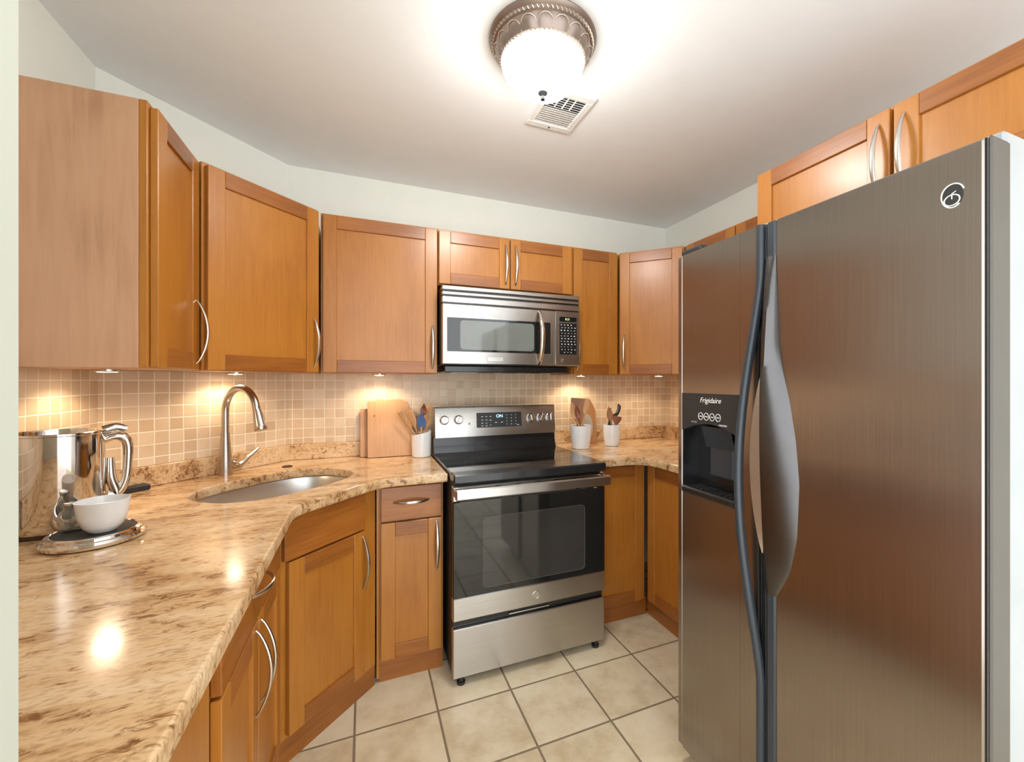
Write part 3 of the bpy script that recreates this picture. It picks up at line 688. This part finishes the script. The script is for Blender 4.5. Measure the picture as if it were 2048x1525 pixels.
text_obj('button_caption', 'CRUSHED', 0.0075, FRONT(dx0+0.180, -0.0031, 1.195), M['mark'], fd)
# black bowed handle running the whole height of the freezer door
def bump(u, p=1.4): return math.sin(PI*min(1, max(0, u)))**p
mb = MB(); rings = []
for k in range(61):
    z = z0+0.01+(DT-0.012-z0)*k/60
    q = bump((z-0.50)/(1.62-0.50), 1.25)
    cxh = SP-0.014-0.044*q; cyh = -0.004-0.036*q; wv = 0.0115; 
    rings.append([(cxh+wv*math.cos(a)*(1.0), cyh+0.013*math.sin(a)+0.004, z) for a in [2*PI*i/16 for i in range(16)]])
mb.loft(rings); mb.build('freezer_handle', M['bluegrey'], fd)
MB().box(SP-0.0215, SP-0.002, 0.006, 0.075, z0, DT, 0.002).build('edge_trim', M['black'], fd)
mb = MB(); rings = []
for k in range(25):
    u = k/24; z = 0.86+u*0.50; q = bump(u, 0.8)
    rings.append([(SP-0.004, -0.004-0.0*q, z), (SP-0.004-0.002-0.030*q, -0.006-0.012*q, z), (SP-0.004-0.002-0.030*q, 0.004, z), (SP-0.004, 0.006, z)])
mb.loft(rings); mb.build('handle_plate', M['handle_tan'], fd)
# fridge door
def ipl(z, tab):
    for (a, p), (b_, q) in zip(tab, tab[1:]):
        if z <= b_: return p+(q-p)*max(0, (z-a)/(b_-a))
    return tab[-1][1]
rd = MB()
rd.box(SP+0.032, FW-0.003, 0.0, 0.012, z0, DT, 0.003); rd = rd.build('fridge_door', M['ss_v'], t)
mb = MB().box(SP+0.004, FW, 0.0125, 0.078, z0, DT, 0.004)
mb.box(FW-0.0026, FW+0.004, 0.010, 0.078, z0, DT+0.006, 0.004)
mb.build('door_edge', M['greyside'], rd)
MB().box(FW-0.003, FW+0.0005, 0.003, 0.0095, z0, DT).build('seam', M['black'], rd)
MB().box(SP+0.004, SP+0.0325, -0.003, 0.012, z0, DT, 0.005).build('edge_trim', M['bluegrey'], rd)
mb = MB(); rings = []
for k in range(49):
    u = k/48; z = 0.755+u*0.915; q = bump(u, 0.85)
    xb = SP+ipl(z, [(0.755, 0.033), (0.80, 0.058), (0.84, 0.076), (0.93, 0.094), (1.07, 0.100), (1.18, 0.090), (1.28, 0.073), (1.36, 0.053), (1.43, 0.040), (1.67, 0.033)]); yo = -0.004-0.034*q
    rings.append([(SP+0.005, 0.002, z), (SP+0.005, yo*0.75, z), (SP+0.012, yo, z), (SP+0.022, yo*0.98, z), ((SP+0.028)*0.6+xb*0.4, yo*0.62, z), (xb*0.8+(SP+0.03)*0.2, yo*0.25, z), (xb, 0.001, z)])
mb.loft(rings); mb.build('fridge_handle', M['handle_grey'], rd)
bg_ = MB(); pts = [(0.772-0.0, 0, 0)]
cx_, cz = FW-0.046, 1.680
ring = [(cx_+0.0165*math.cos(a)*(1+0.10*math.sin(a)), -0.001, cz+0.022*math.sin(a)) for a in [R(20)+R(290)*k/30 for k in range(31)]]
bg_.sweep(ring, 0.0013, 6, (0, 1, 0))
bg_.sweep([(cx_-0.001+0.0115*math.cos(a), -0.001, cz-0.008+0.010*math.sin(a)) for a in [2*PI*k/24 for k in range(25)]], 0.0012, 6, (0, 1, 0))
bg_.sweep([(cx_-0.001, -0.001, cz-0.006), (cx_-0.001, -0.001, cz+0.004), (cx_+0.005, -0.001, cz+0.007)], 0.001, 6, (0, 1, 0))
bg_ = bg_.build('badge', M['mark'], rd)
MB().prism([(cx_+0.0155*math.cos(2*PI*k/28), cz+0.021*math.sin(2*PI*k/28)) for k in range(28)], 0, 0.0008, mtx=P2(-0.0001)).build('badge_plate', M['burner'], rd)

# ------------------------------------------------------------ ceiling light and vent
lx, ly = 0.556, 1.315
t = thing('ceiling_light', 'flush ceiling light with a carved bronze rim and lit frosted glass bowl', 'lamp', (lx, ly, H), 0)
mb = MB()
mb.lathe([(0, -0.0005), (0.178, -0.0005), (0.180, -0.006), (0.174, -0.014), (0.168, -0.018), (0.166, -0.026), (0.160, -0.030)], 96)
mb.lathe([(0.160, -0.030), (0.157, -0.038), (0.150, -0.054), (0.142, -0.068), (0.136, -0.070), (0.128, -0.060), (0, -0.055)], 120,
         mod=lambda i, a: 1+(0.030*abs(math.sin(a*9)) - 0.006 if i in (1, 2) else 0.012*abs(math.sin(a*9)) if i == 3 else 0))
mb.build('canopy', M['bronze'], t)
mb = MB(); NP = 9
for (q0, zz, amp, tr) in ((0.1475, -0.036, 0.0145, 0.0024),):
    pts = []
    for k in range(NP*2*10):
        a = 2*PI*k/(NP*20); e = abs(math.sin(a*NP))**0.6; pts.append(((q0+amp*e)*math.cos(a), (q0+amp*e)*math.sin(a), zz-0.016*(1-e)))
    mb.sweep(pts+[pts[0]], tr, 8)
mb.build('scalloped_trim', M['bronze_l'], t)
for k in range(NP*2):
    a = PI*k/NP
    MB().sweep([(q*math.cos(a), q*math.sin(a), z) for q, z in ((0.1475, -0.052), (0.1425, -0.066))], 0.0016, 6).build('flute', M['bronze_l'], t)
def rope(rad, z, tw, n, r0, name):
    mb = MB()
    for k in range(n):
        a = 2*PI*k/n; a2 = a+tw
        p = Vector((rad*math.cos(a), rad*math.sin(a), z+r0*0.9)); q = Vector((rad*0.985*math.cos(a2), rad*0.985*math.sin(a2), z-r0*0.9))
        mb.sweep([p, (p+q)/2+Vector(((p+q)/2).to_2d().to_3d().normalized()*r0*0.5), q], [r0*0.45, r0*0.62, r0*0.45], 6)
    return mb.build(name, M['bronze_l'], t)
rope(0.1675, -0.022, 0.05, 72, 0.0052, 'beaded_ring')
rope(0.1405, -0.072, 0.11, 64, 0.006, 'rope_ring')
prof = [(0.139, -0.066)]
for k in range(1, 17):
    a = k/16*PI/2; prof.append((0.139*math.cos(a)**0.82 if k < 16 else 0.0, -0.066-0.104*math.sin(a)**1.05))
MB().lathe(prof, 64).build('glass_bowl', M['bowl'], t)
MB().lathe([(0, -0.1685), (0.0165, -0.1695), (0.017, -0.173), (0.0085, -0.181), (0.007, -0.183), (0.0085, -0.188), (0.0075, -0.194), (0.003, -0.197), (0, -0.1975)], 24).build('finial', M['pewter'], t)
vx, vy = 0.7615, 1.6185
t = thing('ceiling_vent', 'white louvred air register on the ceiling beside the light', 'vent', (vx, vy, H), 0)
w2, l2 = 0.1055, 0.1275
mb = MB()
for (a, b_, c, d_) in ((-w2, w2, -l2, -l2+0.032), (-w2, w2, l2-0.032, l2), (-w2, -w2+0.026, -l2+0.032, l2-0.032), (w2-0.026, w2, -l2+0.032, l2-0.032)):
    mb.box(a, b_, c, d_, -0.010, -0.0005, 0.002)
mb.build('frame', M['whitep'], t)
MB().box(-w2+0.02, w2-0.02, -l2+0.026, l2-0.026, -0.003, -0.001).build('duct', M['grill'], t)
n = 14
for k in range(n):
    y = -l2+0.038+k*(2*l2-0.076)/(n-1)
    m4 = Matrix.Translation((0, y, -0.0065)) @ Matrix.Rotation(R(14 if k > 5 else 30), 4, 'X')
    sw = 0.0072 if k > 5 else 0.0042
    MB().box(-w2+0.026, w2-0.026, -sw, sw, -0.0006, 0.0006, mtx=m4).build('louvre', M['whitep'], t)
for k in range(3):
    x = -0.034+k*0.034; MB().box(x-0.003, x+0.003, -l2+0.034, -0.02, -0.0055, -0.0035).build('cross_bar', M['whitep'], t)
MB().lathe([(0, -0.0125), (0.004, -0.0115), (0.0045, -0.0098), (0, -0.0098)], 12, (0.0, l2-0.015, 0)).build('screw', M['pewter'], t)

# ------------------------------------------------------------ under-cabinet puck lights
ZP = UB-0.0004
for (x, y, lb) in ((-0.765, 1.80, 'puck light under the leftmost wall cabinet, over the chrome canister'), (-0.528, 2.262, 'puck light under the diagonal wall cabinet over the sink'),
                   (0.075, 2.440, 'puck light under the cabinet above the cutting boards'), (1.300, 2.440, 'puck light under the narrow cabinet above the right-hand crocks'),
                   (1.80, 2.290, 'puck light under the diagonal corner cabinet beside the refrigerator')):
    t = thing('puck_light', lb, 'light', (x, y, ZP), 0, 'under-cabinet puck lights')
    MB().lathe([(0, 0), (0.034, 0), (0.034, -0.006), (0.028, -0.0085), (0.026, -0.006), (0, -0.006)], 28).build('housing', M['steelp'], t)
    MB().lathe([(0, -0.0065), (0.0255, -0.0065), (0.024, -0.0085), (0, -0.0095)], 24).build('lens', M['puck'], t)
    s = lamp('puck_beam', 'SPOT', (0, 0, -0.013), (0, 0, 0), PUCK_W, PUCK_COL, spot_size=R(149), spot_blend=0.42, shadow_soft_size=0.032); s.parent = t

# ------------------------------------------------------------ things on the counters
G_C = CZ+0.0003
# chrome canister
cx_, cy_ = -0.795, 1.622
t = thing('canister', 'large polished chrome canister with a side spigot handle, far left on the counter', 'canister', (cx_, cy_, G_C), 0)
MB().lathe([(0, 0.004), (0.087, 0.004), (0.090, 0.0), (0.090, 0.012), (0, 0.012)], 64).build('foot_ring', M['brown'], t)
MB().lathe([(0, 0.0125), (0.0925, 0.0125), (0.0945, 0.018), (0.0945, 0.268), (0.0965, 0.270), (0.0965, 0.275), (0.094, 0.276), (0.092, 0.270), (0.091, 0.02), (0, 0.0185)], 72).build('shell', M['chrome'], t)
MB().lathe([(0, 0.252), (0.0895, 0.252), (0.0895, 0.258), (0, 0.262)], 64).build('inner_lid', M['chrome_dark'], t)
# the handle assembly hangs on the side that faces the sink
ha = R(24)
def hp_(r, z, da=0):
    r -= 0.019
    return (r*math.cos(ha+da), r*math.sin(ha+da), z)
h = MB().sweep([hp_(0.110, 0.245), hp_(0.130, 0.252), hp_(0.150, 0.248), hp_(0.160, 0.225), hp_(0.160, 0.17), hp_(0.155, 0.12), hp_(0.140, 0.085), hp_(0.118, 0.08)], [0.012, 0.013, 0.014, 0.013, 0.011, 0.011, 0.012, 0.014], 16, (0, 0, 1), smooth=6).build('handle', M['chrome'], t)
MB().sweep([hp_(0.122, 0.19), hp_(0.124, 0.13), hp_(0.134, 0.09), hp_(0.137, 0.055)], [0.010, 0.013, 0.014, 0.011], 16, (0, 1, 0), smooth=6).build('spigot', M['chrome'], t)
MB().sweep([hp_(0.108, 0.272), hp_(0.135, 0.280), hp_(0.158, 0.272)], [(0.013, 0.006), (0.012, 0.006), (0.009, 0.006)], 14, (0, 0, 1), smooth=6).build('thumb_rest', M['chrome_dark'], t)
# round tray, bowl, glass jar
tx_, ty_ = -0.652, 1.478
t = thing('tray', 'round black tray with a stepped chrome rim under the white bowl', 'tray', (tx_, ty_, G_C), 0)
MB().lathe([(0, 0), (0.091, 0), (0.099, 0.004), (0.1005, 0.012), (0.097, 0.018), (0.092, 0.020), (0.0905, 0.026), (0.085, 0.029), (0.080, 0.028), (0.079, 0.024), (0, 0.024)], 72).build('rim', M['chrome'], t)
MB().lathe([(0, 0.0243), (0.0788, 0.0243), (0.0788, 0.0275), (0.076, 0.0282), (0, 0.0282)], 64).build('mat', M['blackm'], t)
bx_, by_ = -0.627, 1.455; ZT = G_C+0.0284
t = tag(MB().lathe([(0, 0.0), (0.022, 0.0), (0.027, 0.003), (0.040, 0.018), (0.0485, 0.043), (0.0525, 0.080), (0.053, 0.0825), (0.0512, 0.083), (0.050, 0.080), (0.046, 0.043), (0.037, 0.020), (0.024, 0.008), (0, 0.006)], 64).build('bowl', M['white'], loc=(bx_, by_, ZT)),
        'white ceramic bowl standing on the round black tray', 'bowl')
t = thing('jar', 'small clear glass jar between the white bowl and the chrome canister', 'jar', (-0.706, 1.498, ZT), 0)
MB().lathe([(0, 0.0), (0.014, 0.0), (0.020, 0.004), (0.028, 0.022), (0.029, 0.034), (0.024, 0.048), (0.0165, 0.056), (0.0185, 0.064), (0.0165, 0.064), (0.0150, 0.056), (0.022, 0.047), (0.0268, 0.034), (0.026, 0.022), (0.018, 0.006), (0, 0.004)], 40).build('glass_body', M['glass'], t)
MB().lathe([(0, 0.0645), (0.019, 0.0645), (0.020, 0.068), (0.016, 0.072), (0, 0.073)], 32).build('lid', M['chrome_dark'], t)
o = MB().box(-0.055, 0.055, -0.022, 0.022, 0, 0.022, 0.004).build('charger', M['blackm'], loc=(-0.812, 2.062, G_C), rot=(0, 0, PI/4)); tag(o, 'small black plastic block on the granite against the upstand, right of the chrome canister', 'box')

# cutting boards lean on the back wall
def board(poly, th, mt, loc, lean, rz, name, hole=None):
    m4 = Matrix.Rotation(PI/2, 4, 'X')
    o = MB().prism(poly, -th, 0, mtx=m4, bev=0.003).build(name, mt, loc=loc, rot=(-lean, 0, rz))
    return o
b1 = board(fillet([(0, 0), (0.235, 0), (0.235, 0.262), (0, 0.262)], [0.004, 0.004, 0.05, 0.004], 8), 0.017, M['board'], (-0.018, 2.502, G_C+0.0032), R(9), 0, 'cutting_board')
tag(b1, 'lower wooden cutting board, mostly hidden behind the taller one', 'cutting board', 'cutting boards leaning on the back wall')
b2 = board(fillet([(0, 0), (0.232, 0), (0.232, 0.318), (0, 0.305)], [0.004, 0.004, 0.085, 0.006], 12), 0.018, M['board'], (0.018, 2.462, G_C+0.0032), R(9), 0, 'cutting_board')
tag(b2, 'taller wooden cutting board with one rounded corner, in front', 'cutting board', 'cutting boards leaning on the back wall')
MB().lathe([(0, 0), (0.004, 0), (0.004, 0.001), (0, 0.001)], 14, mtx=Matrix.Translation((0.034, -0.0002, 0.225)) @ Matrix.Rotation(PI/2, 4, 'X')).build('hang_hole', M['brown'], b2)

def crock(x, y, r0, r1, r2, h, label, dip=0):
    z = G_C
    prof = [(0, 0), (r0*0.9, 0), (r0, 0.004), (r1, h*0.5), (r2, h-0.002), (r2-0.0015, h), (r2-0.005, h-0.001), (r1-0.006, h*0.5), (r0-0.006, 0.012), (0, 0.010)]
    o = MB().lathe(prof, 56).build('utensil_crock', M['white'], loc=(x, y, z)); tag(o, label, 'crock', 'white utensil crocks')
    if dip:
        for v in o.data.vertices:
            if v.co.z > h*0.7: v.co.z += dip*(v.co.x/r2)
    return o
crock(0.2935, 2.420, 0.0505, 0.0515, 0.0525, 0.132, 'white cylindrical crock with a slanted rim, left of the range', dip=0.012)
crock(1.240, 2.330, 0.054, 0.062, 0.067, 0.142, 'wider white crock right of the range, holding the broad wooden turner')
crock(1.476, 2.350, 0.046, 0.056, 0.055, 0.136, 'smaller white crock near the corner, holding black tools')
def utensil(name, label, base_, tip, kind, w, m, hl=None, m2=None, face=None, cat='utensil', g='utensils in the white crocks'):
    """handle from base_ towards tip, the head occupies the last hl metres"""
    b0 = Vector(base_); t0 = Vector(tip); d = (t0-b0); ln = d.length; d.normalize()
    f = Vector(face or (-0.38, -0.92, 0)); f = (f-d*f.dot(d)).normalized(); s_ = d.cross(f).normalized()
    m4 = Matrix((( s_.x, f.x, d.x, b0.x), (s_.y, f.y, d.y, b0.y), (s_.z, f.z, d.z, b0.z), (0, 0, 0, 1)))
    hl = hl or 0.08; z1 = ln-hl
    def P(x, y, z): return m4 @ Vector((x, y, z))
    hand = MB(); n = 10
    hand.sweep([P(0, 0, z1*k/n*1.02) for k in range(n+1)], [(0.0055+0.001*math.sin(k), 0.005) for k in range(n+1)], 10, f)
    rings = []; nn = 14
    for k in range(nn+1):
        u = k/nn; z = z1-0.004+(hl+0.004)*u
        if kind == 'spoon': wx = max(0.0012, w*math.sin(PI*min(1, 0.10+0.90*u)**0.8)); dep = 0.010*math.sin(PI*u)
        elif kind == 'turner': wx = (0.006+(w-0.006)*min(1, u*1.6)**0.7)*(1-0.06*u); dep = 0.0
        elif kind == 'spatula': wx = 0.006+(w-0.006)*min(1, u*2.6)**0.8; wx *= (1 if u < 0.85 else max(0.12, 1-((u-0.85)/0.15)**2*0.9)); dep = 0.0
        elif kind == 'leaf': wx = max(0.0012, w*math.sin(PI*(u*0.93+0.07)**0.75)); dep = 0.004*math.sin(PI*u)
        th = 0.0028
        ring = []
        for a in [2*PI*i/14 for i in range(14)]:
            x = wx*math.cos(a); y = th*math.sin(a)+dep*((x/max(wx, 1e-4))**2-1)*-1*-1
            ring.append(P(x, y, z))
        rings.append(ring)
    if m2:
        t = thing(name, label, cat, g and (0, 0, 0), 0, g)
        t.location = b0
        for mb_, nm, mm in ((hand, 'handle', m), (MB().loft(rings), 'blade', m2)):
            o = mb_.build(nm, mm, t); o.data.transform(Matrix.Translation(-b0))
        return t
    hand.loft(rings)
    o = hand.build(name, m); o.data.transform(Matrix.Translation(-b0)); o.location = b0
    return tag(o, label, cat, g)
zb = G_C+0.013
c0 = (0.2935, 2.420)
utensil('wooden_turner', 'flat pale wooden turner leaning furthest left out of the crock by the range', (0.325, 2.417, zb), (0.180, 2.411, 1.165), 'turner', 0.017, M['spoon'], 0.11)
utensil('wooden_spatula', 'second pale wooden spatula leaning left beside the flat turner', (0.316, 2.431, zb), (0.228, 2.427, 1.172), 'spatula', 0.019, M['spoon'], 0.10)
utensil('spatula', 'blue silicone spatula in the crock left of the range', (0.294, 2.402, zb), (0.290, 2.390, 1.162), 'leaf', 0.024, M['spoon'], 0.085, M['blue'])
utensil('wooden_spoon', 'dark red wooden spoon standing upright behind the blue spatula', (0.292, 2.445, zb), (0.311, 2.446, 1.205), 'spoon', 0.019, M['spoon_red'], 0.06)
utensil('wooden_fork', 'light wooden paddle leaning right out of the crock by the range', (0.268, 2.457, zb), (0.347, 2.459, 1.20), 'spatula', 0.017, M['spoon'], 0.11)
utensil('tongs', 'slim brown wooden stick leaning right towards the range knobs', (0.278, 2.386, zb), (0.336, 2.376, 1.14), 'leaf', 0.009, M['spoon_brown'], 0.06)
utensil('wooden_turner', 'broad tan wooden turner in the wider crock right of the range', (1.222, 2.352, zb), (1.256, 2.385, 1.222), 'turner', 0.052, M['spoon_brown'], 0.15)
utensil('wooden_spoon', 'light wooden spoon leaning left out of the wider crock', (1.262, 2.318, zb), (1.165, 2.31, 1.205), 'spoon', 0.026, M['spoon'], 0.11)
utensil('wooden_spoon', 'dark red wooden spoon in front of the broad turner', (1.258, 2.305, zb), (1.186, 2.292, 1.19), 'spoon', 0.018, M['spoon_red'], 0.09)
utensil('wooden_spatula', 'narrow honey wooden spatula at the right of the wider crock', (1.224, 2.338, zb), (1.302, 2.348, 1.218), 'spatula', 0.020, M['spoon'], 0.10)
utensil('wooden_spoon', 'brown wooden spoon leaning left out of the smaller crock', (1.488, 2.336, zb), (1.444, 2.338, 1.17), 'leaf', 0.020, M['spoon_brown'], 0.09)
utensil('wooden_spatula', 'short reddish wooden spatula low in the smaller crock', (1.466, 2.33, zb), (1.492, 2.305, 1.106), 'turner', 0.028, M['spoon_red'], 0.05)
# black ladle with a hooked end
t = MB().sweep([(1.466, 2.352, zb), (1.454, 2.35, 1.03), (1.469, 2.35, 1.085), (1.492, 2.352, 1.105), (1.516, 2.354, 1.115), (1.532, 2.356, 1.14), (1.538, 2.358, 1.165), (1.530, 2.358, 1.176)], [0.006, 0.007, 0.011, 0.011, 0.011, 0.012, 0.012, 0.007], 14, (0, 1, 0), smooth=5).build('ladle', M['blackm'])
tag(t, 'black plastic hooked ladle handle rising from the smaller crock', 'utensil', 'utensils in the white crocks')
t = MB().sweep([(1.486, 2.366, zb), (1.476, 2.37, 1.06), (1.472, 2.372, 1.12), (1.476, 2.372, 1.155)], [0.006, 0.008, 0.012, 0.009], 12, (0, 1, 0)).build('spatula', M['blackm'])
tag(t, 'straight black plastic spatula handle left of the hooked ladle', 'utensil', 'utensils in the white crocks')
# framed oval board leaning behind the crocks
t = thing('serving_board', 'oval grey stone serving board in a wooden surround, leaning behind the two right-hand crocks', 'board', (1.372, 2.470, G_C+0.0026), 0)
t.rotation_euler = (R(-9), 0, R(-6))
m4 = Matrix.Rotation(PI/2, 4, 'X')
ov = lambda rx, rz_, cz_: [(rx*math.cos(2*PI*k/32), cz_+rz_*math.sin(2*PI*k/32)) for k in range(32)]
MB().prism(fillet([(-0.06, 0), (0.062, 0), (0.066, 0.22), (0.028, 0.30), (-0.02, 0.30), (-0.058, 0.22)], [0.01, 0.01, 0.05, 0.02, 0.02, 0.05], 6), -0.014, 0, mtx=m4, bev=0.003).build('surround', M['spoon_brown'], t)
MB().prism(ov(0.037, 0.082, 0.112), 0.0002, 0.006, mtx=m4, bev=0.002).build('stone_inset', M['stone'], t)
